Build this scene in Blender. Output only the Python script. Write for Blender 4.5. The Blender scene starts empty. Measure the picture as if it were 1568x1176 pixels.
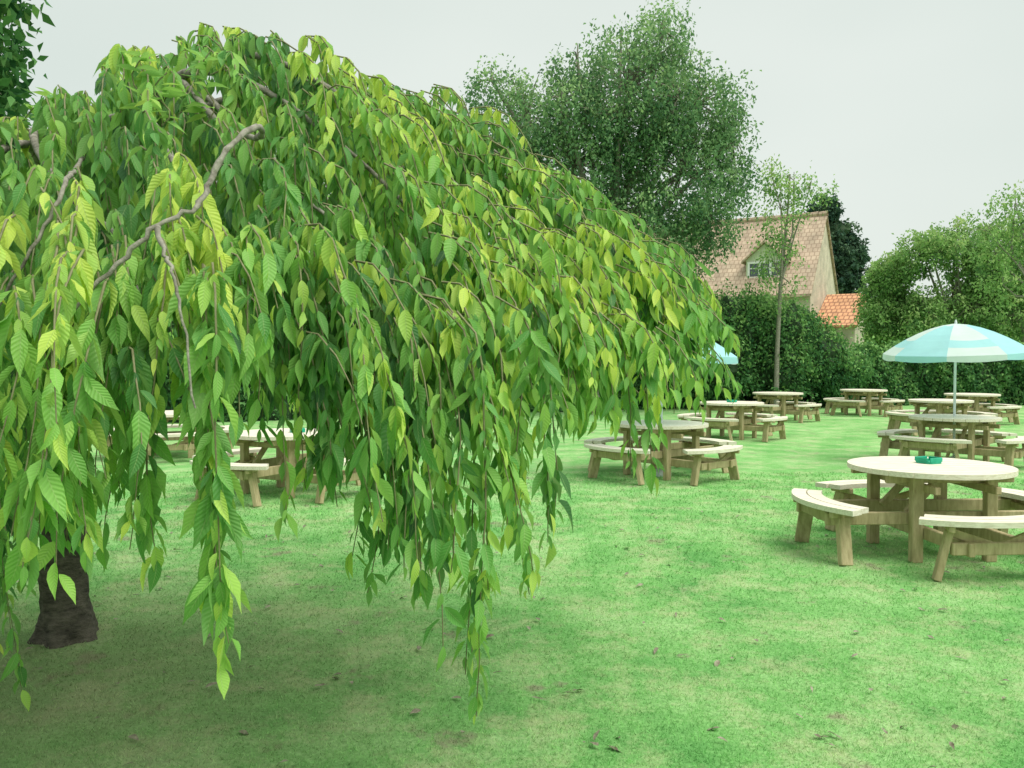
import bpy, math, random
import numpy as np
from mathutils import Vector, Matrix, noise as mnoise
random.seed(7); rng=np.random.default_rng(7)
scene=bpy.context.scene
col=scene.collection
scene.view_settings.view_transform='Standard'
scene.view_settings.look='None'
scene.view_settings.exposure=0

# ------------------------------------------------------------ materials
def new_mat(name):
    m=bpy.data.materials.new(name); m.use_nodes=True
    nt=m.node_tree; nt.nodes.clear()
    out=nt.nodes.new('ShaderNodeOutputMaterial')
    return m,nt,out
def N(nt,t,**kw):
    n=nt.nodes.new(t)
    for k,v in kw.items():
        if k in n.inputs: n.inputs[k].default_value=v
        else: setattr(n,k,v)
    return n
def ramp(nt,stops,fac=None):
    r=nt.nodes.new('ShaderNodeValToRGB'); e=r.color_ramp.elements
    while len(e)<len(stops): e.new(0.5)
    for i,(p,c) in enumerate(stops):
        e[i].position=p; e[i].color=(c[0],c[1],c[2],1)
    if fac is not None: nt.links.new(fac,r.inputs[0])
    return r
def math_n(nt,op,a,b=None,c=None):
    n=nt.nodes.new('ShaderNodeMath'); n.operation=op
    for i,v in enumerate((a,b,c)):
        if v is None: continue
        if isinstance(v,(int,float)): n.inputs[i].default_value=v
        else: nt.links.new(v,n.inputs[i])
    return n.outputs[0]

def leaf_mat(name,stops,trans=0.35,veins=False,rough=0.5,spec=0.3):
    m,nt,out=new_mat(name); L=nt.links
    a=N(nt,'ShaderNodeAttribute',attribute_name='tone')
    r=ramp(nt,stops,a.outputs['Fac'])
    colr=r.outputs[0]
    t=N(nt,'ShaderNodeBsdfTranslucent')
    if veins:
        p=N(nt,'ShaderNodeBsdfPrincipled',Roughness=rough)
        p.inputs['Specular IOR Level'].default_value=spec
        lu=N(nt,'ShaderNodeAttribute',attribute_name='lu').outputs['Fac']
        lv=N(nt,'ShaderNodeAttribute',attribute_name='lv').outputs['Fac']
        au=math_n(nt,'ABSOLUTE',lu)
        s=math_n(nt,'SINE',math_n(nt,'MULTIPLY',math_n(nt,'SUBTRACT',lv,math_n(nt,'MULTIPLY',au,0.16)),70.0))
        b=N(nt,'ShaderNodeBump',Strength=0.35,Distance=0.0015)
        L.new(s,b.inputs['Height']); L.new(b.outputs[0],p.inputs['Normal'])
        mid=math_n(nt,'LESS_THAN',au,0.06)
        mx=N(nt,'ShaderNodeMixRGB'); mx.inputs[2].default_value=(0.38,0.52,0.20,1)
        L.new(math_n(nt,'MULTIPLY',mid,0.45),mx.inputs[0]); L.new(colr,mx.inputs[1]); 
        v2=math_n(nt,'MULTIPLY_ADD',s,0.05,1.0)
        hs=N(nt,'ShaderNodeHueSaturation'); L.new(v2,hs.inputs['Value']); L.new(mx.outputs[0],hs.inputs['Color'])
        g=N(nt,'ShaderNodeNewGeometry'); mb_=N(nt,'ShaderNodeMixRGB'); mb_.inputs[2].default_value=(0.32,0.50,0.20,1)
        L.new(math_n(nt,'MULTIPLY',g.outputs['Backfacing'],0.35),mb_.inputs[0]); L.new(hs.outputs[0],mb_.inputs[1])
        colr=mb_.outputs[0]; L.new(colr,p.inputs['Base Color'])
    else:
        p=N(nt,'ShaderNodeBsdfDiffuse'); L.new(colr,p.inputs[0])
    hs2=N(nt,'ShaderNodeHueSaturation',Hue=0.485,Saturation=1.08,Value=1.35)
    L.new(colr,hs2.inputs['Color']); L.new(hs2.outputs[0],t.inputs[0])
    mix=N(nt,'ShaderNodeMixShader'); mix.inputs[0].default_value=trans
    L.new(p.outputs[0],mix.inputs[1]); L.new(t.outputs[0],mix.inputs[2])
    L.new(mix.outputs[0],out.inputs[0])
    return m

def noise_mat(name,c1,c2,scale=8,rough=0.8,bump=0.3,stretch=(1,1,1),dist=0.01,detail=6):
    m,nt,out=new_mat(name); L=nt.links
    tc=N(nt,'ShaderNodeTexCoord'); mp=N(nt,'ShaderNodeMapping'); mp.inputs['Scale'].default_value=stretch
    L.new(tc.outputs['Object'],mp.inputs[0])
    n=N(nt,'ShaderNodeTexNoise',Scale=scale,Detail=detail,Roughness=0.65); L.new(mp.outputs[0],n.inputs['Vector'])
    r=ramp(nt,[(0.3,c1),(0.7,c2)],n.outputs['Fac'])
    p=N(nt,'ShaderNodeBsdfPrincipled',Roughness=rough); p.inputs['Specular IOR Level'].default_value=0.25
    L.new(r.outputs[0],p.inputs['Base Color'])
    b=N(nt,'ShaderNodeBump',Strength=bump,Distance=dist); L.new(n.outputs['Fac'],b.inputs['Height']); L.new(b.outputs[0],p.inputs['Normal'])
    L.new(p.outputs[0],out.inputs[0])
    return m

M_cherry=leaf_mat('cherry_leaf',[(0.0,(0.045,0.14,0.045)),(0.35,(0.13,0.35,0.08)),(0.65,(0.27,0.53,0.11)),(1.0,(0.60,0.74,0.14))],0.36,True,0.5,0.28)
M_birch=leaf_mat('birch_leaf',[(0,(0.07,0.155,0.08)),(0.5,(0.17,0.31,0.14)),(1,(0.37,0.53,0.25))],0.35)
M_orch=leaf_mat('orchard_leaf',[(0,(0.10,0.21,0.08)),(0.5,(0.25,0.43,0.15)),(1,(0.44,0.58,0.24))],0.35)
M_hedge=leaf_mat('hedge_leaf',[(0,(0.03,0.095,0.04)),(0.5,(0.10,0.24,0.08)),(1,(0.26,0.45,0.15))],0.25)
M_dark=leaf_mat('conifer_leaf',[(0,(0.03,0.07,0.05)),(0.6,(0.07,0.13,0.08)),(1,(0.12,0.19,0.11))],0.15)
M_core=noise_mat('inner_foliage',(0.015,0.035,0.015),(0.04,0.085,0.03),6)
M_bark=noise_mat('bark',(0.03,0.027,0.022),(0.17,0.15,0.12),13,0.9,1.0,(1,1,2.2),0.03,10)
M_twig=noise_mat('twig_bark',(0.13,0.13,0.06),(0.26,0.26,0.14),20,0.8,0.4)
M_twigd=noise_mat('grey_bark',(0.12,0.11,0.085),(0.38,0.36,0.30),34,0.9,1.0)
M_wtop=noise_mat('weathered_pale_wood',(0.60,0.54,0.41),(0.84,0.80,0.68),5,0.7,0.25,(1.5,14,14),0.003)
M_wleg=noise_mat('treated_wood',(0.29,0.24,0.12),(0.52,0.44,0.26),5,0.75,0.3,(6,6,1.2),0.004)
M_ash=noise_mat('green_plastic',(0.01,0.30,0.17),(0.03,0.42,0.26),10,0.35,0.02)
M_pole=noise_mat('white_metal',(0.6,0.65,0.68),(0.75,0.78,0.8),4,0.35,0.02)
M_cream=noise_mat('cream_paint',(0.50,0.54,0.38),(0.62,0.65,0.48),5,0.6,0.05)
M_white=noise_mat('white_paint',(0.7,0.7,0.68),(0.82,0.82,0.8),5,0.5,0.03)
M_deadleaf=noise_mat('dead_leaf',(0.10,0.085,0.05),(0.36,0.35,0.25),30,0.8,0.2)

def fabric(name,c):
    m,nt,out=new_mat(name); L=nt.links
    n=N(nt,'ShaderNodeTexNoise',Scale=6.0); 
    r=ramp(nt,[(0.3,tuple(x*0.92 for x in c)),(0.7,c)],n.outputs['Fac'])
    d=N(nt,'ShaderNodeBsdfDiffuse'); t=N(nt,'ShaderNodeBsdfTranslucent')
    L.new(r.outputs[0],d.inputs[0]); L.new(r.outputs[0],t.inputs[0])
    mx=N(nt,'ShaderNodeMixShader'); mx.inputs[0].default_value=0.4
    L.new(d.outputs[0],mx.inputs[1]); L.new(t.outputs[0],mx.inputs[2]); L.new(mx.outputs[0],out.inputs[0])
    return m
M_fw=fabric('white_fabric',(0.76,0.84,0.86)); M_fb=fabric('light_blue_fabric',(0.46,0.77,0.86))

def glass_mat():
    m,nt,out=new_mat('window_glass')
    p=N(nt,'ShaderNodeBsdfPrincipled',Roughness=0.08); p.inputs['Base Color'].default_value=(0.08,0.1,0.11,1)
    nt.links.new(p.outputs[0],out.inputs[0]); return m
M_glass=glass_mat()

def brick_mat(name,c1,c2,mortar,scale,w=0.5,h=0.25,bump=0.4,ax='xz',zs=1.0,mort=0.02):
    m,nt,out=new_mat(name); L=nt.links
    tc=N(nt,'ShaderNodeTexCoord'); sp=N(nt,'ShaderNodeSeparateXYZ'); L.new(tc.outputs['Object'],sp.inputs[0])
    cb=N(nt,'ShaderNodeCombineXYZ')
    if ax=='xz': L.new(sp.outputs[0],cb.inputs[0])
    else: L.new(math_n(nt,'ADD',sp.outputs[0],sp.outputs[1]),cb.inputs[0])
    L.new(math_n(nt,'MULTIPLY',sp.outputs[2],zs),cb.inputs[1])
    b=N(nt,'ShaderNodeTexBrick',Scale=scale); b.inputs['Color1'].default_value=(*c1,1); b.inputs['Color2'].default_value=(*c2,1); b.inputs['Mortar'].default_value=(*mortar,1)
    b.inputs['Brick Width'].default_value=w; b.inputs['Row Height'].default_value=h; b.inputs['Mortar Size'].default_value=mort
    L.new(cb.outputs[0],b.inputs['Vector'])
    n=N(nt,'ShaderNodeTexNoise',Scale=1.7,Detail=8.0); L.new(tc.outputs['Object'],n.inputs['Vector'])
    mx=N(nt,'ShaderNodeMixRGB'); mx.blend_type='MULTIPLY'; mx.inputs[0].default_value=0.6
    rr=ramp(nt,[(0.3,(0.55,0.56,0.52)),(0.65,(1.15,1.12,1.08))],n.outputs['Fac'])
    L.new(b.outputs[0],mx.inputs[1]); L.new(rr.outputs[0],mx.inputs[2])
    p=N(nt,'ShaderNodeBsdfPrincipled',Roughness=0.85); L.new(mx.outputs[0],p.inputs['Base Color'])
    bp=N(nt,'ShaderNodeBump',Strength=bump,Distance=0.03); bp.invert=True; L.new(b.outputs['Fac'],bp.inputs['Height']); L.new(bp.outputs[0],p.inputs['Normal'])
    L.new(p.outputs[0],out.inputs[0]); return m
M_tile=brick_mat('pantile_roof',(0.48,0.36,0.27),(0.56,0.44,0.33),(0.36,0.26,0.19),1.0,0.25,0.30,0.5,'xz',1.3,0.025)
M_tile2=brick_mat('orange_tile',(0.62,0.32,0.17),(0.70,0.38,0.21),(0.35,0.16,0.09),1.0,0.25,0.26,0.8,'xz',1.3,0.03)
M_brick=brick_mat('pale_brick',(0.50,0.43,0.33),(0.56,0.49,0.38),(0.55,0.5,0.42),1.0,0.23,0.08,0.3,'xy',1.0,0.012)

def grass_mat(name,blade):
    m,nt,out=new_mat(name); L=nt.links
    g=N(nt,'ShaderNodeNewGeometry')
    fl=N(nt,'ShaderNodeMapping'); fl.inputs['Scale'].default_value=(1,1,0); L.new(g.outputs['Position'],fl.inputs[0])
    def nz(s,d=5,r=0.6):
        n=N(nt,'ShaderNodeTexNoise',Scale=s,Detail=float(d),Roughness=r); L.new(fl.outputs[0],n.inputs['Vector']); return n.outputs['Fac']
    r1=ramp(nt,[(0.34,(0.14,0.38,0.11)),(0.5,(0.23,0.50,0.16)),(0.64,(0.36,0.60,0.25))],nz(1.1,9,.7))
    r2=ramp(nt,[(0.35,(0.6,0.65,0.6)),(0.65,(1.2,1.15,1.2))],nz(45 if not blade else 12,4,0.7))
    mx=N(nt,'ShaderNodeMixRGB'); mx.blend_type='MULTIPLY'; mx.inputs[0].default_value=0.8
    L.new(r1.outputs[0],mx.inputs[1]); L.new(r2.outputs[0],mx.inputs[2])
    mask=ramp(nt,[(0.48,(0,0,0)),(0.62,(1,1,1))],nz(2.1,12,0.8))
    mx2=N(nt,'ShaderNodeMixRGB'); mx2.inputs[2].default_value=(0.54,0.56,0.33,1)
    L.new(math_n(nt,'MULTIPLY',mask.outputs[0],0.56),mx2.inputs[0]); L.new(mx.outputs[0],mx2.inputs[1])
    c=mx2.outputs[0]
    spots=ramp(nt,[(0.60,(0,0,0)),(0.66,(1,1,1))],nz(1.9,10,0.66))
    mxs=N(nt,'ShaderNodeMixRGB'); mxs.inputs[2].default_value=(0.28,0.26,0.18,1)
    L.new(math_n(nt,'MULTIPLY',spots.outputs[0],0.7),mxs.inputs[0]); L.new(c,mxs.inputs[1]); c=mxs.outputs[0]
    vd=N(nt,'ShaderNodeVectorMath'); vd.operation='DISTANCE'; L.new(fl.outputs[0],vd.inputs[0]); vd.inputs[1].default_value=(-2.3,4.2,0)
    dd=math_n(nt,'ADD',vd.outputs['Value'],math_n(nt,'MULTIPLY',nz(3.5,8,0.75),2.4))
    soil=ramp(nt,[(0.0,(1,1,1)),(0.45,(1,1,1)),(1.0,(0,0,0))],math_n(nt,'DIVIDE',dd,3.7))
    mx3=N(nt,'ShaderNodeMixRGB'); mx3.inputs[2].default_value=(0.22,0.22,0.13,1)
    L.new(math_n(nt,'MULTIPLY',soil.outputs[0],0.58),mx3.inputs[0]); L.new(c,mx3.inputs[1]); c=mx3.outputs[0]
    d=N(nt,'ShaderNodeBsdfDiffuse')
    if blade:
        a=N(nt,'ShaderNodeAttribute',attribute_name='tone')
        hs=N(nt,'ShaderNodeHueSaturation'); L.new(math_n(nt,'MULTIPLY_ADD',a.outputs['Fac'],0.8,0.8),hs.inputs['Value']); L.new(c,hs.inputs['Color']); c=hs.outputs[0]
        t=N(nt,'ShaderNodeBsdfTranslucent'); L.new(c,t.inputs[0]); L.new(c,d.inputs[0])
        ms=N(nt,'ShaderNodeMixShader'); ms.inputs[0].default_value=0.4; L.new(d.outputs[0],ms.inputs[1]); L.new(t.outputs[0],ms.inputs[2])
        L.new(ms.outputs[0],out.inputs[0])
    else:
        b=N(nt,'ShaderNodeBump',Strength=0.7,Distance=0.02); L.new(nz(60,4,0.8),b.inputs['Height']); L.new(b.outputs[0],d.inputs['Normal'])
        L.new(c,d.inputs[0]); L.new(d.outputs[0],out.inputs[0])
    return m
M_lawn=grass_mat('lawn_ground',False); M_blade=grass_mat('grass_blade',True)

# ------------------------------------------------------------ helpers
def link(o,parent=None):
    col.objects.link(o)
    if parent: o.parent=parent
    return o
def empty(name,loc=(0,0,0),rz=0):
    e=bpy.data.objects.new(name,None); e.location=loc; e.rotation_euler=(0,0,rz); e.empty_display_size=0.2
    return link(e)
class MB:
    def __init__(s): s.v=[]; s.f=[]; s.m=[]
    def add(s,vs,fs,mi=0):
        o=len(s.v); s.v.extend([tuple(v) for v in vs]); s.f.extend([tuple(i+o for i in f) for f in fs]); s.m.extend([mi]*len(fs))
    def box(s,c,size,R=None,mi=0,bev=0.006):
        hx,hy,hz=[q/2 for q in size]; b=min(bev,hx*.4,hy*.4,hz*.4)
        R=R or Matrix.Identity(3); c=Vector(c)
        vs=[]; 
        idx={}
        for sx in(-1,1):
            for sy in(-1,1):
                for sz in(-1,1):
                    for a in range(3):
                        p=[sx*(hx-b),sy*(hy-b),sz*(hz-b)]; p[a]=[sx*hx,sy*hy,sz*hz][a]
                        idx[(sx,sy,sz,a)]=len(vs); vs.append(c+R@Vector(p))
        fs=[]
        for a in range(3):
            o1,o2=[(1,2),(2,0),(0,1)][a]
            for sg in(-1,1):
                q=[]
                for (u,w) in((-1,-1),(1,-1),(1,1),(-1,1)):
                    k=[0,0,0]; k[a]=sg;k[o1]=u;k[o2]=w; q.append(idx[(*k,a)])
                fs.append(q if sg>0 else q[::-1])
            for u in(-1,1):
                for w in(-1,1):
                    k1=[0,0,0];k1[a]=-1;k1[o1]=u;k1[o2]=w
                    k2=list(k1);k2[a]=1
                    fs.append([idx[(*k1,o1)],idx[(*k2,o1)],idx[(*k2,o2)],idx[(*k1,o2)]])
        for sx in(-1,1):
            for sy in(-1,1):
                for sz in(-1,1): fs.append([idx[(sx,sy,sz,a)] for a in range(3)])
        s.add(vs,fs,mi)
    def beam(s,p0,p1,w,h,mi=0,bev=0.006,up=(0,0,1)):
        p0=Vector(p0);p1=Vector(p1); d=(p1-p0); L=d.length; x=d.normalized(); u=Vector(up)
        if abs(x.dot(u))>.99: u=Vector((0,1,0))
        y=u.cross(x).normalized(); z=x.cross(y)
        s.box((p0+p1)/2,(L,w,h),Matrix((x,y,z)).transposed(),mi,bev)
    def prism(s,poly,z0,z1,mi=0):
        n=len(poly); vs=[(x,y,z0) for x,y in poly]+[(x,y,z1) for x,y in poly]
        fs=[tuple(range(n))[::-1],tuple(range(n,2*n))]+[(i,(i+1)%n,n+(i+1)%n,n+i) for i in range(n)]
        s.add(vs,fs,mi)
    def tube(s,pts,rad,sides=6,mi=0):
        pts=[Vector(p) for p in pts]; n=len(pts); vs=[];fs=[]
        for i,p in enumerate(pts):
            d=(pts[min(i+1,n-1)]-pts[max(i-1,0)]).normalized()
            u=Vector((0.31,0.95,0.05)).cross(d)
            if u.length<.1: u=Vector((1,0,0)).cross(d)
            u.normalize(); w=d.cross(u)
            for k in range(sides):
                a=2*math.pi*k/sides; vs.append(p+(u*math.cos(a)+w*math.sin(a))*rad[i])
        for i in range(n-1):
            for k in range(sides):
                k2=(k+1)%sides; fs.append((i*sides+k,i*sides+k2,(i+1)*sides+k2,(i+1)*sides+k))
        s.add(vs,fs,mi)
    def obj(s,name,mats,parent=None,smooth=False):
        me=bpy.data.meshes.new(name); me.from_pydata(s.v,[],s.f)
        for m in (mats if isinstance(mats,(list,tuple)) else [mats]): me.materials.append(m)
        me.polygons.foreach_set('material_index',s.m)
        if smooth: me.polygons.foreach_set('use_smooth',[True]*len(s.f))
        me.update(); return link(bpy.data.objects.new(name,me),parent)
def catmull(pts,rad,k=4,jit=.08):
    P=[np.array(p,float) for p in pts]; o=[];r=[]
    for i in range(len(P)-1):
        p0=P[max(i-1,0)];p1=P[i];p2=P[i+1];p3=P[min(i+2,len(P)-1)]
        for j in range(k):
            t=j/k; o.append(.5*((2*p1)+(-p0+p2)*t+(2*p0-5*p1+4*p2-p3)*t*t+(-p0+3*p1-3*p2+p3)*t**3)); r.append((rad[i]*(1-t)+rad[i+1]*t)*rng.uniform(1-jit,1+jit))
    o.append(P[-1]); r.append(rad[-1]); return o,r

def nrm(a): return a/np.maximum(np.linalg.norm(a,axis=1,keepdims=True),1e-9)
def leaf_obj(name,P,D,Nn,L,W,tone,mat,parent=None,detail=False,fold=0.35,curl=None):
    P=np.asarray(P,float);D=nrm(np.asarray(D,float));Nn=np.asarray(Nn,float)
    Nn=nrm(Nn-D*np.sum(Nn*D,axis=1,keepdims=True)); S=np.cross(D,Nn)
    n=len(P); L=np.broadcast_to(L,(n,)).astype(float);W=np.broadcast_to(W,(n,)).astype(float)
    if curl is None: curl=rng.uniform(0.0,0.35,n)
    if detail:
        vs=np.array([0,.1,.27,.48,.7,.87,1.0]); ws=np.array([.04,.52,.95,1.0,.66,.24,.0])
        tv=[];tu=[]
        for v,w in zip(vs,ws):
            for u in(-1,0,1): tv.append(v);tu.append(u*w)
        fs=[]
        for r in range(len(vs)-1):
            for k in range(2): fs.append((r*3+k,r*3+k+1,(r+1)*3+k+1,(r+1)*3+k))
    else:
        tv=[0,.45,1,.45];tu=[0,1,0,-1]; fs=[(0,1,2,3)]
    tv=np.array(tv,float);tu=np.array(tu,float); k=len(tv)
    fo=np.full(n,fold) if np.isscalar(fold) else fold
    V=(P[:,None,:]+D[:,None,:]*(tv[None,:,None]*L[:,None,None])
       +S[:,None,:]*(tu[None,:,None]*W[:,None,None]*0.5)
       +Nn[:,None,:]*((np.abs(tu)[None,:]*W[:,None]*0.5*fo[:,None]-curl[:,None]*(tv**2)[None,:]*L[:,None])[:,:,None]))
    if detail:
        bend=rng.normal(0,.12,n); und=rng.uniform(0,.06,n); ph=rng.uniform(0,6.28,n)
        V+=S[:,None,:]*((bend[:,None]*(tv**2)[None,:]*L[:,None])[:,:,None])
        V+=Nn[:,None,:]*((und[:,None]*L[:,None]*np.sin(tv[None,:]*9+ph[:,None])*tu[None,:])[:,:,None])
    V=V.reshape(-1,3)
    F=(np.array(fs)[None,:,:]+(np.arange(n)*k)[:,None,None]).reshape(-1,4)
    me=bpy.data.meshes.new(name)
    me.vertices.add(len(V)); me.vertices.foreach_set('co',V.ravel())
    me.loops.add(F.size); me.loops.foreach_set('vertex_index',F.ravel().astype(np.int32))
    me.polygons.add(len(F)); me.polygons.foreach_set('loop_start',np.arange(0,F.size,4,dtype=np.int32))
    me.polygons.foreach_set('loop_total',np.full(len(F),4,dtype=np.int32))
    if detail: me.polygons.foreach_set('use_smooth',np.ones(len(F),dtype=bool))
    me.update(calc_edges=True)
    at=me.attributes.new('tone','FLOAT','POINT'); at.data.foreach_set('value',np.repeat(np.clip(tone,0,1),k))
    if detail:
        at=me.attributes.new('lu','FLOAT','POINT'); 
        uu=np.array([u for v in vs for u in(-1,0,1)],float)
        at.data.foreach_set('value',np.tile(uu,n))
        at=me.attributes.new('lv','FLOAT','POINT'); at.data.foreach_set('value',np.tile(tv,n))
    me.materials.append(mat)
    return link(bpy.data.objects.new(name,me),parent)

def rand_dirs(n):
    a=rng.normal(size=(n,3)); return nrm(a)

# ------------------------------------------------------------ ground
mb=MB(); mb.add([(-600,-60,0),(600,-60,0),(600,900,0),(-600,900,0)],[(0,1,2,3)])
mb.obj('lawn',M_lawn)
nb=200000
d=2.5*np.exp(rng.uniform(0,1,nb)**1.1*math.log(12/2.5))
x=rng.uniform(-.78,.78,nb)*d
P=np.stack([x,d,np.zeros(nb)],1)
dr=rand_dirs(nb); dr[:,2]=np.abs(dr[:,2])*0.6+0.6
Ls=rng.uniform(.010,.030,nb)*np.clip(d/6,.9,1.4)
Nn=rand_dirs(nb); Nn[:,2]+=.8
def ltri(name,P,D,Nn,L,W,tone,mat):
    D=nrm(D);Nn=nrm(Nn-D*np.sum(Nn*D,axis=1,keepdims=True));S=np.cross(D,Nn)
    V=np.stack([P-S*W[:,None]/2,P+S*W[:,None]/2,P+D*L[:,None]],1).reshape(-1,3); n=len(P)
    me=bpy.data.meshes.new(name); me.vertices.add(3*n); me.vertices.foreach_set('co',V.ravel())
    me.loops.add(3*n); me.loops.foreach_set('vertex_index',np.arange(3*n,dtype=np.int32))
    me.polygons.add(n); me.polygons.foreach_set('loop_start',np.arange(0,3*n,3,dtype=np.int32)); me.polygons.foreach_set('loop_total',np.full(n,3,dtype=np.int32))
    me.update(calc_edges=True)
    at=me.attributes.new('tone','FLOAT','POINT'); at.data.foreach_set('value',np.repeat(tone,3)); me.materials.append(mat)
    return link(bpy.data.objects.new(name,me))
ltri('grass',P,dr,Nn,Ls,.0036*np.clip(d/3.5,1,3.2),rng.uniform(0,1,nb),M_blade)
nf=260
d=rng.uniform(2.8,9,nf); P=np.stack([rng.uniform(-.6,.6,nf)*d,d,rng.uniform(.012,.025,nf)],1)
Dd=rand_dirs(nf); Dd[:,2]*=.15; Nn=rand_dirs(nf)*.3; Nn[:,2]=1
leaf_obj('fallen_leaves',P,Dd,Nn,rng.uniform(.02,.08,nf),rng.uniform(.010,.03,nf),rng.uniform(0,1,nf),M_deadleaf,detail=True)

# ------------------------------------------------------------ picnic tables
def picnic_table(x,y,rot,R=0.635,ashtray=None):
    e=empty('picnic_table',(x,y,0),math.radians(rot))
    top=MB(); npl=9; w=2*R/npl
    for i in range(npl):
        a=-R+i*w+.004; b=-R+(i+1)*w-.004
        def X(t): return math.sqrt(max(R*R-t*t,0.0))
        ts=[a+(b-a)*k/4 for k in range(5)]
        poly=[(-X(t),t) for t in ts][::-1]+[(X(t),t) for t in ts]
        pp=[]
        for q in poly:
            if not pp or (abs(pp[-1][0]-q[0])+abs(pp[-1][1]-q[1]))>1e-4: pp.append(q)
        top.prism(pp,.685,.725)
    top.obj('table_top',M_wtop,e)
    fr=MB()
    for s in(-1,1):
        fr.beam((-.52,s*.3,.652),(.52,s*.3,.652),.045,.064)
        fr.beam((s*.24,-.56,.59),(s*.24,.56,.59),.045,.06)
    for sx in(-1,1):
        for sy in(-1,1):
            fr.beam((sx*.3,sy*.355,0),(sx*.3,sy*.355,.683),.09,.07)
    for s in(-1,1):
        fr.beam((-1.0,s*.29,.34),(1.0,s*.29,.34),.045,.10)
        fr.beam((s*.23,-1.0,.235),(s*.23,1.0,.235),.045,.10)
        fr.beam((-.3,s*.20,.36),(-.05,s*.20,.62),.045,.06)
    st=MB()
    for k in range(4):
        A=math.pi/2*k
        for (r0,r1) in((.84,.955),(.967,1.085)):
            half=math.radians(31 if r0<.9 else 32.5); n=10
            pts_in=[(r0*math.cos(A-half+2*half*i/n),r0*math.sin(A-half+2*half*i/n)) for i in range(n+1)]
            pts_out=[(r1*math.cos(A-half+2*half*i/n),r1*math.sin(A-half+2*half*i/n)) for i in range(n+1)]
            st.prism(pts_out+pts_in[::-1],.41,.45)
        for sg in(-1,1):
            B=A+sg*math.radians(21); B2=A+sg*math.radians(26)
            ra=(math.cos(A),math.sin(A))
            c=(math.cos(B),math.sin(B)); c2=(math.cos(B2),math.sin(B2))
            fr.beam((c[0]*.83,c[1]*.83,.385),(c[0]*1.07,c[1]*1.07,.385),.045,.048)
            fr.beam((c2[0]*1.0,c2[1]*1.0,.0),(c[0]*.95,c[1]*.95,.36),.12,.05,up=(-c[1],c[0],0))
            zb=.31 if k%2==0 else .24
            fr.beam((ra[0]*.93,ra[1]*.93,zb),(c[0]*.95,c[1]*.95,.35),.04,.06)
        zz=.34 if k%2==0 else .235
        t=(-ra[1],ra[0])
        fr.beam((ra[0]*.95-t[0]*.36,ra[1]*.95-t[1]*.36,zz+.004),(ra[0]*.95+t[0]*.36,ra[1]*.95+t[1]*.36,zz+.004),.045,.09)
    st.obj('bench_seats',M_wtop,e); fr.obj('timber_frame',M_wleg,e)
    if ashtray:
        ax,ay=ashtray; a=MB()
        s=.085; 
        a.prism([(s,-s*.6),(s,s*.6),(s*.6,s),(-s*.6,s),(-s,s*.6),(-s,-s*.6),(-s*.6,-s),(s*.6,-s)],0,.014)
        for dx,dy,lx,ly in((0,s*.9,s*1.6,.014),(0,-s*.9,s*1.6,.014),(s*.9,0,.014,s*1.5),(-s*.9,0,.014,s*1.5)):
            a.box((dx,dy,.03),(lx,ly,.034),None,0,.003)
        o=a.obj('ashtray',M_ash); o.location=(x+ax,y+ay,.727); o.rotation_euler=(0,0,.4)
    return e
picnic_table(3.46,7.05,3,ashtray=(.05,.12))
picnic_table(6.75,13.0,42)
picnic_table(9.2,18.3,10)
picnic_table(11.6,21.5,25)
picnic_table(10.1,24.5,38)
picnic_table(4.46,17.3,50,ashtray=(0,0))
picnic_table(6.95,22.3,42)
picnic_table(2.05,11.7,40)
picnic_table(-2.72,10.2,62,ashtray=(.15,0))
picnic_table(-5.6,14.0,20)

def parasol(x,y,rim,apex,tilt,rot):
    e=empty('parasol',(x,y,0)); 
    c=MB(); n=8; sub=6; rings=6; R=1.03
    def P(a,t):
        ph=(a/(2*math.pi/n))%1.0; sag=1-.05*math.sin(math.pi*ph)*t
        return (R*t*sag*math.cos(a),R*t*sag*math.sin(a),(apex-rim)*(1-t**1.7)-.04*math.sin(math.pi*ph)*t*(1-t)*2)
    for k in range(n):
        vs=[];fs=[]
        for r in range(rings+1):
            for i in range(sub+1):
                a=2*math.pi*(k+i/sub*.9999)/n; vs.append(P(a,max(r/rings,.01)))
        for i in range(sub+1):
            a=2*math.pi*(k+i/sub*.9999)/n; p=P(a,1); vs.append((p[0]*1.005,p[1]*1.005,p[2]-.075-.02*math.sin(math.pi*i/sub)))
        for r in range(rings+1):
            for i in range(sub):
                o=r*(sub+1)+i; fs.append((o,o+1,o+sub+2,o+sub+1))
        for fi,f in enumerate(fs):
            r=fi//sub
            c.add([vs[j] for j in f],[(0,1,2,3)],1 if (k%2==0 and r>=1) or (k%2 and r==4) else 0)
    o=c.obj('canopy',[M_fw,M_fb],e,False); o.location=(0,0,rim); o.rotation_euler=(math.radians(tilt[0]),math.radians(tilt[1]),rot)
    p=MB(); p.tube([(0,0,.0),(0,0,apex+.02),(0,0,apex+.06)],[.019,.019,.008],10)
    for k in range(8):
        a=2*math.pi*k/8+rot; 
        p.tube([(0,0,apex-.04),(R*.5*math.cos(a),R*.5*math.sin(a),apex-.05-(apex-rim)*.31-.03),(R*.93*math.cos(a),R*.93*math.sin(a),rim-.02)],[.004]*3,4)
        p.tube([(0,0,rim-.08),(R*.5*math.cos(a),R*.5*math.sin(a),apex-.09-(apex-rim)*.31)],[.004]*2,4)
    p.tube([(0,0,0),(0,0,.05),(0,0,.12)],[.14,.14,.03],12)
    p.obj('pole_and_ribs',M_pole,e)
parasol(6.75,13.0,1.70,2.14,(2,-3),.2)
parasol(2.05,11.7,1.66,2.08,(1,2),.35)

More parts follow.
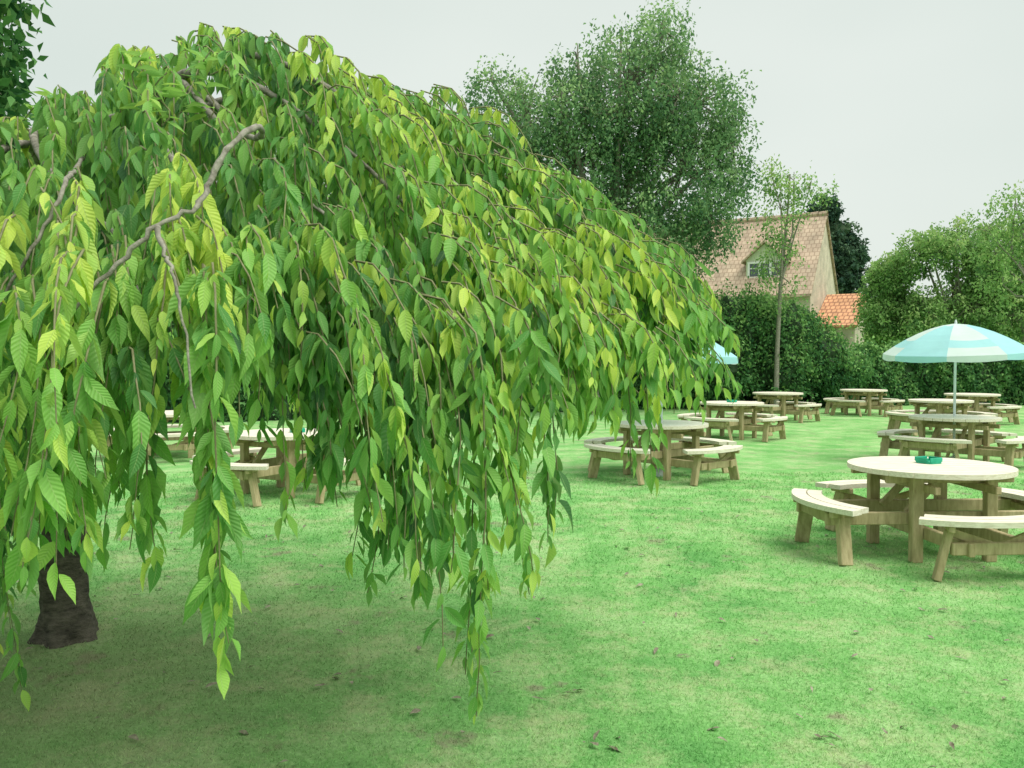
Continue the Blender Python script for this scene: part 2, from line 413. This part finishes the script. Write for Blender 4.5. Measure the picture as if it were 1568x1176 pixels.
# ------------------------------------------------------------ weeping cherry
T=np.array([-2.56,4.86])
def lerp(x,xs,ys): return float(np.interp(x,xs,ys))
def Rmax(th): return lerp(th,[-180,-70,-58,-50,-40,-30,-20,-10,20,180],[3.2,3.25,3.36,3.3,3.28,3.36,3.46,3.44,3.15,3.1])
lump=[(rng.uniform(-180,180),rng.uniform(4,9),rng.uniform(-.2,.2)) for _ in range(44)]
def H(th,r):
    rr=r/Rmax(th)*3.7
    z=lerp(rr,[0,.8,1.7,2.3,2.9,3.4,3.75],[2.75,2.99,3.10,2.92,2.54,2.20,1.82])
    z-=lerp(th,[-180,-90,-68,-62,-57,-50,-43,180],[.25,.4,.42,.34,.22,.12,0,0])*lerp(rr,[0,1.5,2.8,3.7],[.3,1,.9,.1])
    z+=.17*math.exp(-((th+38)/8)**2)*lerp(rr,[1.2,2.3,3.4],[.1,1,.2])
    z+=.18*math.exp(-((th+12)/9)**2)*lerp(rr,[1.2,2.3,3.4],[0,1,.8])
    z-=.16*math.exp(-((th+27)/4)**2)*lerp(rr,[1.2,2.3,3.4],[0,1,.8])
    for c,w,a in lump: z+=a*.6*math.exp(-((th-c)/w)**2)*min(1,r/2)
    return z
ZB=[(-180,.7),(-100,.6),(-75,1.0),(-66,1.22),(-63,1.26),(-61.7,1.18),(-60.5,1.12),(-59.2,1.10),(-58.3,1.10),(-57.7,1.5),(-57,1.60),(-55.6,1.62),(-54.2,1.60),(-53.4,1.38),(-52.4,1.28),(-51.4,1.18),(-50.2,1.26),(-48.8,1.08),(-47.2,1.12),(-46,.96),(-45,1.08),(-43.8,1.08),(-41.7,1.08),(-39.8,1.18),(-38.2,1.34),(-36,1.42),(-33,1.38),(-30.5,1.38),(-28,1.64),(-24,1.74),(-18,1.78),(0,1.78),(40,1.3),(180,.7)]
zx=[a for a,b in ZB]; zy=[b for a,b in ZB]
cherry=empty('weeping_cherry_tree')
br=MB(); tw=MB()
tp=[(-2.56,4.86,-.05),(-2.555,4.86,.06),(-2.57,4.87,.3),(-2.55,4.86,.8),(-2.595,4.85,1.3),(-2.57,4.87,1.75),(-2.56,4.86,2.1),(-2.54,4.84,2.35)]
p_,r_=catmull(tp,[.20,.15,.125,.116,.110,.12,.11,.06],9,.02); br.tube(p_,r_,40)
vv=[]
for v in br.v:
    V=Vector(v); dx,dy=V.x+2.56,V.y-4.86; r=math.hypot(dx,dy)+1e-6; a=math.atan2(dy,dx)
    k=.016*mnoise.noise(Vector((V.x*9,V.y*9,V.z*4)))+.014*mnoise.noise(Vector((V.x*26,V.y*26,V.z*16)))+.03*math.cos(a*5+1)*math.exp(-max(V.z,0)/.1)
    vv.append((V.x+dx/r*k,V.y+dy/r*k,V.z))
br.v=vv
br.obj('trunk',M_bark,cherry,True)
br=MB()
ths=[-176,-150,-125,-102,-86,-76,-68,-62,-57,-51,-46,-41,-35,-29,-22,-14,-4,10,28,50,75,100,125,152]
for i,th in enumerate(ths):
    pts=[];rad=[]; side=rng.uniform(-.06,.06); ph=rng.uniform(0,6)
    for j,r in enumerate([0,.2,.5,.9,1.3,1.7,2.1,2.5,2.8,3.0,3.15]):
        r=min(r,Rmax(th)-.05); t=math.radians(th+3.0*math.sin(r*2.3+ph))
        z=H(th,r)-.20-.05*(i%3)
        if j==0: z=1.9+.04*(i%4)
        if j==1: z=2.15
        if j==2: z=min(z,2.4)
        pts.append((T[0]+r*math.cos(t),T[1]+r*math.sin(t),z+.03*math.sin(r*5+ph)))
        rad.append(lerp(r,[0,.5,1.5,2.5,3.2],[.055,.040,.019,.009,.004]))
    p_,r_=catmull(pts,rad,3); br.tube(p_,r_,7)
def seg(pts,r0,r1):
    n=len(pts); p_,r_=catmull(pts,[r0+(r1-r0)*k/(n-1) for k in range(n)],5,.2)
    p_=[p+rng.normal(0,.003,3) for p in p_]; br.tube(p_,r_,7)
seg([(-.9,2.9,2.35),(-.74,2.55,2.26),(-.69,2.3,2.22),(-.71,2.14,2.12),(-.735,2.08,2.03),(-.74,2.02,1.96),(-.80,1.94,1.90),(-.86,1.90,1.83),(-.93,1.86,1.73),(-.98,1.83,1.63)],.0095,.004)
seg([(-.80,1.94,1.90),(-.765,1.88,1.83),(-.72,1.82,1.77),(-.69,1.79,1.68),(-.66,1.76,1.5)],.006,.002)
seg([(-1.5,3.0,2.3),(-1.28,2.5,2.14),(-1.14,2.2,2.06),(-1.12,2.1,1.97),(-1.17,2.05,1.83),(-1.27,2.0,1.62)],.008,.003)
LP=[];LD=[];LN=[];LL=[];LR=[]
def strand(p,out,zend,up=.3,leafp=1.0,bright=0,stiff=.3,wb=.18):
    p=np.array(p,float); o=np.array([out[0],out[1],0.]); d=nrm(np.array([[o[0],o[1],up+rng.uniform(-.35,.2)]]))[0]
    wob=rng.uniform(-wb,wb,2); pts=[p.copy()]; step=.05; tgt=np.array([o[0]*.03+wob[0],o[1]*.03+wob[1],-1.]); 
    k=0; st=stiff*rng.uniform(.6,1.4)
    while p[2]>zend and k<60:
        d=d*(1-st)+tgt*st+rng.normal(0,.06,3); d/=np.linalg.norm(d); p=p+d*step; pts.append(p.copy()); k+=1
    n=len(pts)
    if n<3: return
    rad=[.0028*(1-.75*i/n)+.0007 for i in range(n)]
    tw.tube(pts[::2]+([pts[-1]] if n%2==0 else []),(rad[::2]+([rad[-1]] if n%2==0 else [])),4)
    A=np.array(pts); m=int(n*2.0*leafp)+4
    t=np.sort(np.concatenate([rng.uniform(0,.35,4),rng.uniform(.0,1,m-4)]))*(n-1); i0=np.minimum(t.astype(int),n-2); fr=(t-i0)[:,None]
    Q=A[i0]*(1-fr)+A[i0+1]*fr
    phi=rng.uniform(0,6.28)+np.arange(m)*2.4+rng.normal(0,.5,m)
    h=np.stack([np.cos(phi),np.sin(phi),np.zeros(m)],1)+o*.3; h=nrm(h)
    spread=rng.uniform(.08,.66,m)[:,None]
    D=h*spread+np.array([0,0,-.9])+rng.normal(0,.16,(m,3))
    Nn=h*.9+np.array([0,0,.5])+rng.normal(0,.38,(m,3))
    tipf=t/(n-1)
    LP.append(Q+h*.006);LD.append(D);LN.append(Nn)
    sz=rng.uniform(.78,1.08)
    LL.append(sz*rng.uniform(.048,.125,m)*(1-.25*(tipf>.93)))
    LR.append(rng.normal(.35,.15,m)+rng.normal(0,.12)+bright*(1-.5*np.clip(tipf*n/14,0,1))+.22*np.clip((tipf-.7)/.3,0,1)**2)  # bright paints a highlight into the leaf colour; young tips are paler
for i in range(1150):
    u=rng.uniform()
    if u<.79: th=rng.uniform(-76,5)
    elif u<.88: th=rng.uniform(5,60)
    else: th=rng.uniform(-180,180)
    Rm=Rmax(th)
    q=rng.uniform()**.55; q=.10+.90*q
    if rng.uniform()<.25: q=rng.uniform(.93,1.0)
    th0=ths[int(np.argmin([abs(th-a) for a in ths]))]
    if rng.uniform()<.66: th=th0+(th-th0)*.38
    r=q*Rm; t=math.radians(th+rng.normal(0,.5)); out=(math.cos(t),math.sin(t))
    depth=abs(rng.normal(0,.14)); z=H(th,r)-.04-depth
    zb=float(np.interp(th,zx,zy))
    gap=(-58.0<th<-53.8)
    if q>.88:
        ze=zb+abs(rng.normal(0,.28)); 
        if rng.uniform()<.3: ze=zb+rng.uniform(0,.06)
        if z-ze<.2: ze=z-.2
    else:
        ze=max(1.54,z-rng.uniform(.4,1.1))
        if th<-68 or th>75: ze=max(.9,z-rng.uniform(.5,1.3))
        if -28<th<40: ze=max(ze,1.80)
    b=.50*max(0,1-depth/.13)  # leaves near the crown surface coloured lighter, as painted light
    b+=.32*math.exp(-((th+33)/9)**2)*(q>.6)+.22*(th<-56)*(q>.85)  # painted highlight along the ridge and on the left front
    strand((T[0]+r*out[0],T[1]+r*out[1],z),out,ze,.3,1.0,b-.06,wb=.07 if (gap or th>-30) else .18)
for (x,y,ze) in [(-.60,1.80,1.02),(-.615,1.78,.96),(-.63,1.83,1.04),(-.66,1.84,1.08),(-.07,2.3,.66),(-.05,2.35,.72),(-.10,2.34,.80),(-.22,2.26,.90),(-.25,2.3,.96),(-.20,2.3,1.02),(.14,2.65,1.12),(-.84,1.9,1.14),(-.80,1.95,1.2),(-.90,1.95,1.18),(.42,3.05,1.24),(.46,3.1,1.2),(-.36,2.2,1.14),(-.33,2.25,1.18),(.04,2.5,1.08),(.68,3.35,1.45),(.70,3.4,1.5),(.66,3.3,1.42)]:
    dx,dy=x-T[0],y-T[1]; r=math.hypot(dx,dy); th=math.degrees(math.atan2(dy,dx)); rs=r-.12
    strand((T[0]+dx/r*rs,T[1]+dy/r*rs,min(H(th,min(rs,Rmax(th)))-.1,2.0)),(dx/r,dy/r),ze,.1,1.15,.12,.4,.04)
for i in range(90):
    y=rng.uniform(3.5,5.9);x=-.6*y+rng.uniform(-.7,.14); a=rng.uniform(0,6.28)
    strand((x,y,rng.uniform(1.8,2.4)),(math.cos(a)*.4,math.sin(a)*.4),rng.uniform(.10,.9),.1,1.0,-.12)
for i in range(16):
    strand((rng.uniform(-2.6,-1.9),rng.uniform(3.9,4.5),1.9),(0,-.3),rng.uniform(.8,1.3),.1,.9,-.12)
for (x,y,z,h) in [(-1.25,2.9,2.38,.25),(-1.2,2.95,2.40,.18),(-1.45,3.2,2.45,.28),(-1.75,3.3,2.42,.2),(-1.1,3.1,2.45,.26),(-1.9,3.4,2.4,.2)]:
    n=7; pts=[np.array([x+.03*math.sin(k),y,z+h*k/n]) for k in range(n+1)]
    tw.tube(pts,[.003]*(n+1),4)
    m=16; tt=rng.uniform(.1,1,m); phi=rng.uniform(0,6.28,m); hh=np.stack([np.cos(phi),np.sin(phi),np.zeros(m)],1)
    LP.append(np.array([x,y,z])+np.array([0,0,1.])*(tt*h)[:,None]); LD.append(hh+np.array([0,0,.1])+rng.normal(0,.2,(m,3))); LN.append(np.array([0,0,1.])+rng.normal(0,.3,(m,3))); LL.append(rng.uniform(.06,.10,m)); LR.append(rng.normal(.6,.1,m))
P=np.concatenate(LP);D=np.concatenate(LD);Nn=np.concatenate(LN);Ls=np.concatenate(LL);Rr=np.concatenate(LR)
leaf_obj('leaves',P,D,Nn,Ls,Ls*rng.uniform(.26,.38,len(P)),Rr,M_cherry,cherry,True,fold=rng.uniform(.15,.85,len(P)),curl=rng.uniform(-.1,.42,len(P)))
br.obj('branches',M_twigd,cherry,True); tw.obj('twigs',M_twig,cherry,True)

# ------------------------------------------------------------ background trees
def tree(name,base,ells,nstr,nleaf,leaf,mat,droop=.5,trunk_r=.2,core=0,barkm=None,clump=.12,sides=1.0):
    e=empty(name); bx,by=base
    E=np.array([list(c)+list(r) for c,r in ells]); vol=E[:,3]*E[:,4]*E[:,5]; pr=vol**.8; pr/=pr.sum()
    w=MB()
    top=E[:,2].max(); mid=E[:,:3].mean(0)
    zt=max(min(E[:,2])*0.9,.6)
    w.tube([(bx,by,-.05),(bx+.03,by,zt*.5),(bx*.6+mid[0]*.4,by*.6+mid[1]*.4,zt),(mid[0],mid[1],(zt+top)/2),(mid[0]+.1,mid[1],top)],[trunk_r*1.25,trunk_r,trunk_r*.8,trunk_r*.45,.02],10)
    fork=np.array([bx*.6+mid[0]*.4,by*.6+mid[1]*.4,zt])
    for c in E:
        m=(fork+c[:3])/2+rng.normal(0,.15,3); w.tube([fork,m,c[:3],c[:3]+np.array([0,0,c[5]*.6])],[trunk_r*.5,trunk_r*.35,trunk_r*.2,.01],6)
    idx=rng.choice(len(E),nstr,p=pr); dirs=rand_dirs(nstr); rad=rng.uniform(.35,1,nstr)**.6*rng.uniform(.82,1.18,nstr)
    S=E[idx,:3]+dirs*E[idx,3:]*rad[:,None]
    S[:,2]=np.maximum(S[:,2],.15)
    for k in range(0,nstr,7):
        c=E[idx[k],:3]; w.tube([c,(c+S[k])/2+np.array([0,0,.12]),S[k]],[.03*trunk_r/.2,.018*trunk_r/.2,.006],4)
    w.obj('trunk_and_limbs',barkm or M_twigd,e,True)
    t=rng.uniform(0,1,(nstr,nleaf)); ln=rng.uniform(.3,1.0,nstr)*droop
    hd=rand_dirs(nstr); hd[:,2]=0
    Q=S[:,None,:]+hd[:,None,:]*(np.sqrt(t)*clump*2.0)[:,:,None]
    Q[:,:,2]-=t*ln[:,None]
    Q=Q+rng.normal(0,clump,(nstr,nleaf,3))
    n=nstr*nleaf; Q=Q.reshape(-1,3); Q[:,2]=np.maximum(Q[:,2],.05)
    D=rand_dirs(n); D[:,2]-=.7; Nn=rand_dirs(n)+np.array([.2,-.3,.7])
    val=np.repeat(rng.normal(.45,.20,nstr)+.24*dirs[:,2]*(rad>.6),nleaf)+rng.normal(0,.12,n)  # clump tops coloured lighter, undersides darker: top light painted into the leaves
    l=leaf*rng.uniform(.7,1.3,n)
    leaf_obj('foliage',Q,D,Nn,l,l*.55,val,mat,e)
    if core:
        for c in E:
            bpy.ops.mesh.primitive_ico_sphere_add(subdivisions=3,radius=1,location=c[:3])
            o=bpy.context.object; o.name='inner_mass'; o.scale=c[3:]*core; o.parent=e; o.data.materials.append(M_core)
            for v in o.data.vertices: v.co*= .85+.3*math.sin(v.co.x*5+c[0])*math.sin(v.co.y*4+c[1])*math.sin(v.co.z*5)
    return e
tree('birch_tree',(2.6,25.5),[((3.4,25,9.5),(2.2,2.3,1.9)),((5.4,25,9.0),(1.4,1.6,1.4)),((.4,25,8.6),(1.2,1.4,1.4)),((1.8,25,7.3),(2.2,2.2,1.8)),((4.9,25,7.0),(2.0,2.1,1.9)),((5.7,24.8,5.7),(1.0,1.3,1.1)),((3.2,25,4.9),(2.4,2.2,1.8)),((-.6,25,9.7),(.9,.8,.7)),((4.4,25,11.1),(1.0,1.2,.9)),((1.9,25,10.2),(1.0,1,.9)),((6.4,25,7.9),(.6,.8,1.5)),((-.3,25,7.6),(.7,.8,.9)),((3.0,24,8.2),(1.5,1.2,1.2)),((4.6,23.8,8.8),(1.0,.9,.9)),((1.4,24,8.8),(.9,.9,.8))],
     2400,26,.115,M_birch,1.0,.22,0)
tree('slender_birch_tree',(8.2,26.5),[((8.3,26.5,6.2),(.8,.8,1.3)),((8.2,26.5,4.3),(.75,.7,1.5)),((8.7,26.5,7.1),(.6,.5,.45)),((8.0,26.5,7.3),(.4,.5,.5)),((9.2,26.5,6.9),(.9,.6,.3))],190,15,.11,M_orch,.5,.07,0)
for (x,y,s,h) in [(16.4,37,1.5,6.4),(18.6,36,2.2,7.6),(21.6,36,2.3,7.4),(25.2,37,2.4,7.6)]:
    ells=[((x+rng.uniform(-.6,.6)*s,y+rng.uniform(-.5,.5),h*rng.uniform(.35,.90)),(s*rng.uniform(.4,.7),s*.6,s*rng.uniform(.3,.55))) for _ in range(12)]
    tree('apple_tree',(x,y),ells,800,22,.15,M_orch,.35,.14,0)
tree('ash_tree',(18.8,29.5),[((17.6,30,7.0),(.9,.8,.7)),((17.9,30,5.9),(1.0,.9,.8)),((16.6,30,6.1),(.9,.7,.35)),((18.7,30,6.6),(1.2,1,1.5)),((16.9,30,5.2),(1.0,.8,.4)),((17.2,30,4.2),(.9,.8,.7))],280,15,.13,M_orch,.4,.09,0)
tree('cypress_tree',(22.2,60),[((22.0,60,12.0),(1.2,1.2,1.2)),((22.3,60,10.2),(1.7,1.6,1.6)),((22.4,60,8.0),(2.1,2,2.2)),((22.6,60,5.5),(2.3,2,2.5)),((23.5,60,9.0),(1.4,1.4,1.3))],1000,24,.28,M_dark,.3,.3,.75)
tree('plum_tree',(-5.7,8.8),[((-5.6,8.6,4.9),(.85,.85,.8)),((-5.5,8.6,5.8),(.8,.8,.7)),((-6.3,8.8,5.2),(1.1,1,1.2)),((-5.5,8.5,4.2),(.6,.6,.35)),((-6.5,8.8,4.0),(1,1,.7))],480,16,.14,M_hedge,.3,.10,0,clump=.10)
def shrub(name,ells,n,leaf,mat,core=.8): tree(name,(ells[0][0][0],ells[0][0][1]),ells,n,22,leaf,mat,.25,.06,core)
shrub('laurel_shrub',[((7.3,27.7,2.6),(1.2,1.2,1.4)),((6.6,27.3,1.5),(1.2,1.1,1.3)),((8.7,27.6,2.3),(1.1,1,1.4)),((7.9,27.8,3.0),(.8,.8,.75)),((8.6,27.3,1.2),(1.1,.9,1.1))],1250,.12,M_hedge)
shrub('laurel_shrub',[((9.9,28.2,1.6),(1.2,1.2,1.3)),((10.9,28.6,1.2),(1.0,1,.9)),((9.6,28.4,2.7),(.7,.7,.7))],600,.12,M_hedge)
shrub('holly_shrub',[((4.0,27.5,2.4),(1.6,1.3,1.9)),((2.0,27.5,2.2),(1.8,1.3,1.9)),((5.6,27.3,2.2),(1.3,1.1,1.5)),((6.4,27.9,2.8),(.8,.8,.8))],1150,.13,M_hedge)
def hedge(name,line,n,leaf,mat,depth=1.0):
    e=empty(name); pts=np.array(line,float); seg=np.diff(pts[:,:2],axis=0); ln=np.hypot(seg[:,0],seg[:,1]); cum=np.concatenate([[0],np.cumsum(ln)])
    s=rng.uniform(0,cum[-1],n)
    def at(s): return np.interp(s,cum,pts[:,0]),np.interp(s,cum,pts[:,1]),np.interp(s,cum,pts[:,2])
    def bump(s,v): return .13*np.sin(s*2.1+v*1.7)+.10*np.sin(s*4.7-v*3.1+1)+.07*np.sin(s*9.1+v*6)
    x,y,h=at(s); h=h+.12*np.sin(s*1.3)+.08*np.sin(s*3.7+2)
    topf=rng.uniform(0,1,n)<.22; v=rng.uniform(0,1,n)**.9
    z=np.where(topf,h+bump(s,1.0)*.6,v*h); off=np.where(topf,rng.uniform(-depth,0.05,n),0)+rng.normal(0,.05,n)
    yy=y-depth/2+bump(s,z)+np.where(topf,-off,np.abs(rng.normal(0,.06,n))) - .12*np.sin(np.clip(z/h,0,1)*3.1)
    z=np.maximum(z+rng.normal(0,.06,n)+(rng.uniform(0,1,n)<.05)*rng.uniform(0,.4,n)*topf,.03)
    P=np.stack([x,yy,z],1); D=rand_dirs(n)*.8+np.array([0,-.3,-.5]); Nn=rand_dirs(n)*.7+np.array([0,-.7,.6])
    l=leaf*rng.uniform(.7,1.3,n)
    val=.42-.9*bump(s*1.7,z*1.3)+.25*topf+.12*np.clip(z/h,0,1)+rng.normal(0,.18,n)  # leaf colour lighter on the top and with height
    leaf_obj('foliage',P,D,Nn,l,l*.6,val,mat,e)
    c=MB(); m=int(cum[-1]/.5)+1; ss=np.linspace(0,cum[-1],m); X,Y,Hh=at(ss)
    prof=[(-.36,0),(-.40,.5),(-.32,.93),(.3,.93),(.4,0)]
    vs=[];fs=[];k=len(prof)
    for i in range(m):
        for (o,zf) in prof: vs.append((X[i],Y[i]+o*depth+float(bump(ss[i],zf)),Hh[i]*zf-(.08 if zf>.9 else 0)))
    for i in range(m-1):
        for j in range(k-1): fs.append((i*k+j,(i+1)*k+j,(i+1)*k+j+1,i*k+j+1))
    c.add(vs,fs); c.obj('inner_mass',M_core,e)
hedge('garden_hedge',[(2.5,27.2,1.9),(9,29.2,1.9),(14,30.2,1.95),(20,30.0,1.8),(30,29.0,1.9)],34000,.13,M_hedge)
hedge('garden_hedge',[(-26,19,3.4),(-16,20.5,3.5),(-8,22,3.4),(-2,25,3.0),(3,27.4,2.4)],40000,.13,M_hedge,1.4)
hedge('distant_trees',[(-70,70,11),(-30,78,12),(0,85,9),(14,85,7.5),(40,80,7),(80,70,8)],20000,.75,M_orch,5)

# ------------------------------------------------------------ house
house=empty('brick_house',(14.95,42.9,0),math.radians(-31))
w=MB(); Lh=13; zw=5.1; zr=9.2
w.add([(0,0,0),(0,7,0),(0,7,zw),(0,3.5,zr),(0,0,zw),(-Lh,0,0),(-Lh,7,0),(-Lh,7,zw),(-Lh,3.5,zr),(-Lh,0,zw)],
      [(0,1,2,3,4),(9,8,7,6,5),(5,0,4,9),(1,6,7,2)])
w.obj('walls',M_brick,house)
r=MB(); sl=(zr-zw)/3.5
def slab(mb,x0,x1,y0,z0,y1,z1,th=.12,mi=0):
    mb.add([(x0,y0,z0),(x1,y0,z0),(x1,y1,z1),(x0,y1,z1),(x0,y0,z0-th),(x1,y0,z0-th),(x1,y1,z1-th),(x0,y1,z1-th)],[(0,1,2,3),(7,6,5,4),(0,4,5,1),(1,5,6,2),(2,6,7,3),(3,7,4,0)],mi)
slab(r,-Lh-.1,.12,-.35,zw-.35*sl+.16,3.5,zr+.16); slab(r,-Lh-.1,.12,7.35,zw-.35*sl+.16,3.5,zr+.16)
for k in range(28): r.tube([(-Lh+k*.47,3.5,zr+.17),(-Lh+k*.47+.45,3.5,zr+.19)],[.13,.14],8)
r.obj('tiled_roof',M_tile,house)
dm=MB()
dm.add([(-3.4,.6,5.4),(-1.4,.6,5.4),(-1.4,.6,6.8),(-2.4,.6,7.65),(-3.4,.6,6.8),(-3.4,3,5.4),(-1.4,3,5.4),(-1.4,3,6.8),(-2.4,3,7.65),(-3.4,3,6.8)],[(0,1,2,3,4),(1,6,7,2),(5,0,4,9)])
dm.obj('dormer_walls',M_cream,house)
dr=MB()
for s in(-1,1):
    x0=-2.4; x1=-2.4+s*1.2
    dr.add([(x0,.35,7.78),(x1,.35,6.72),(x1,3.0,6.72),(x0,3.0,7.78),(x0,.35,7.68),(x1,.35,6.62),(x1,3.0,6.62),(x0,3.0,7.68)],[(0,1,2,3),(4,5,6,7),(0,1,5,4),(1,2,6,5)])
dr.obj('dormer_roof',M_tile,house)
def window(x0,x1,z0,z1,y,n,parent):
    g=MB(); g.box(((x0+x1)/2,y-.01,(z0+z1)/2),(x1-x0,.03,z1-z0),None,0,.002); g.obj('window_glass',M_glass,parent)
    f=MB()
    for k in range(n+1):
        x=x0+(x1-x0)*k/n; f.box((x,y-.045,(z0+z1)/2),(.11,.05,z1-z0+.09),None,0,.004)
    for z in(z0,z1): f.box(((x0+x1)/2,y-.052,z),(x1-x0+.14,.05,.11),None,0,.004)
    f.box(((x0+x1)/2,y-.04,z0+(z1-z0)*.62),(x1-x0,.03,.05),None,0,.004)
    f.obj('window_frame',M_white,parent)
window(-3.25,-1.55,5.85,6.65,.6,3,house)
window(-6.5,-5.0,3.2,4.4,0,3,house); window(-2.6,-1.2,1.0,2.3,0,2,house); window(-6.5,-5.0,1.0,2.3,0,3,house); window(-10.5,-9.2,3.2,4.4,0,3,house)
ch=MB(); ch.box((-11,3.5,9.7),(.9,.7,1.5),None,0,.02); ch.box((-11,3.5,10.5),(1.0,.8,.12),None,0,.02); ch.obj('chimney',M_brick,house)
ex=MB(); ex.add([(0.02,.8,0),(2.0,.8,0),(2.0,4,0),(0.02,4,0),(0.02,.8,3.3),(2.0,.8,3.3),(2.0,4,4.9),(0.02,4,4.9)],[(0,1,5,4),(1,2,6,5),(2,3,7,6)])
ex.obj('extension_walls',M_brick,house)
er=MB(); slab(er,.02,2.15,.6,3.3,4.1,5.1); er.obj('extension_roof',M_tile2,house)

# ------------------------------------------------------------ light, sky, camera
world=bpy.data.worlds.new('World'); scene.world=world; world.use_nodes=True
nt=world.node_tree; nt.nodes.clear(); L=nt.links
out=nt.nodes.new('ShaderNodeOutputWorld'); bg=nt.nodes.new('ShaderNodeBackground'); bg.inputs[1].default_value=0.15
sky=nt.nodes.new('ShaderNodeTexSky'); sky.sky_type='NISHITA'; sky.sun_disc=False
SE,SA=62,118
sky.sun_elevation=math.radians(SE); sky.sun_rotation=math.radians(SA); sky.dust_density=4; sky.air_density=1.0; sky.ozone_density=1.0
tc=nt.nodes.new('ShaderNodeTexCoord'); nz=nt.nodes.new('ShaderNodeTexNoise'); nz.inputs['Scale'].default_value=1.3; nz.inputs['Detail'].default_value=3
mp=nt.nodes.new('ShaderNodeMapping'); mp.inputs['Scale'].default_value=(1,1,2.0); L.new(tc.outputs['Generated'],mp.inputs[0]); L.new(mp.outputs[0],nz.inputs['Vector'])
cr=nt.nodes.new('ShaderNodeValToRGB'); cr.color_ramp.elements[0].position=.3; cr.color_ramp.elements[0].color=(.80,.90,.83,1); cr.color_ramp.elements[1].position=.7; cr.color_ramp.elements[1].color=(.95,1.02,.95,1)
L.new(nz.outputs['Fac'],cr.inputs[0])
sc=nt.nodes.new('ShaderNodeVectorMath'); sc.operation='SCALE'; sc.inputs['Scale'].default_value=5.8; L.new(cr.outputs[0],sc.inputs[0])
mx=nt.nodes.new('ShaderNodeMixRGB'); mx.inputs[0].default_value=0.93; L.new(sky.outputs[0],mx.inputs[1]); L.new(sc.outputs[0],mx.inputs[2])
L.new(mx.outputs[0],bg.inputs[0]); L.new(bg.outputs[0],out.inputs[0])
sd=bpy.data.lights.new('sun','SUN'); sd.energy=3.7; sd.angle=math.radians(50); sd.color=(1,.98,.91)
so=bpy.data.objects.new('sun',sd); col.objects.link(so)
dirv=Vector((math.sin(math.radians(SA))*math.cos(math.radians(SE)),math.cos(math.radians(SA))*math.cos(math.radians(SE)),math.sin(math.radians(SE))))
so.rotation_euler=dirv.to_track_quat('Z','Y').to_euler(); so.location=(10,5,20)
cd=bpy.data.cameras.new('camera'); cd.lens=30; cd.sensor_width=36; cd.clip_end=2000; cd.clip_start=.05
co=bpy.data.objects.new('camera',cd); col.objects.link(co); co.location=(0,0,1.6); co.rotation_euler=(math.radians(90-1.67),0,0)
scene.camera=co
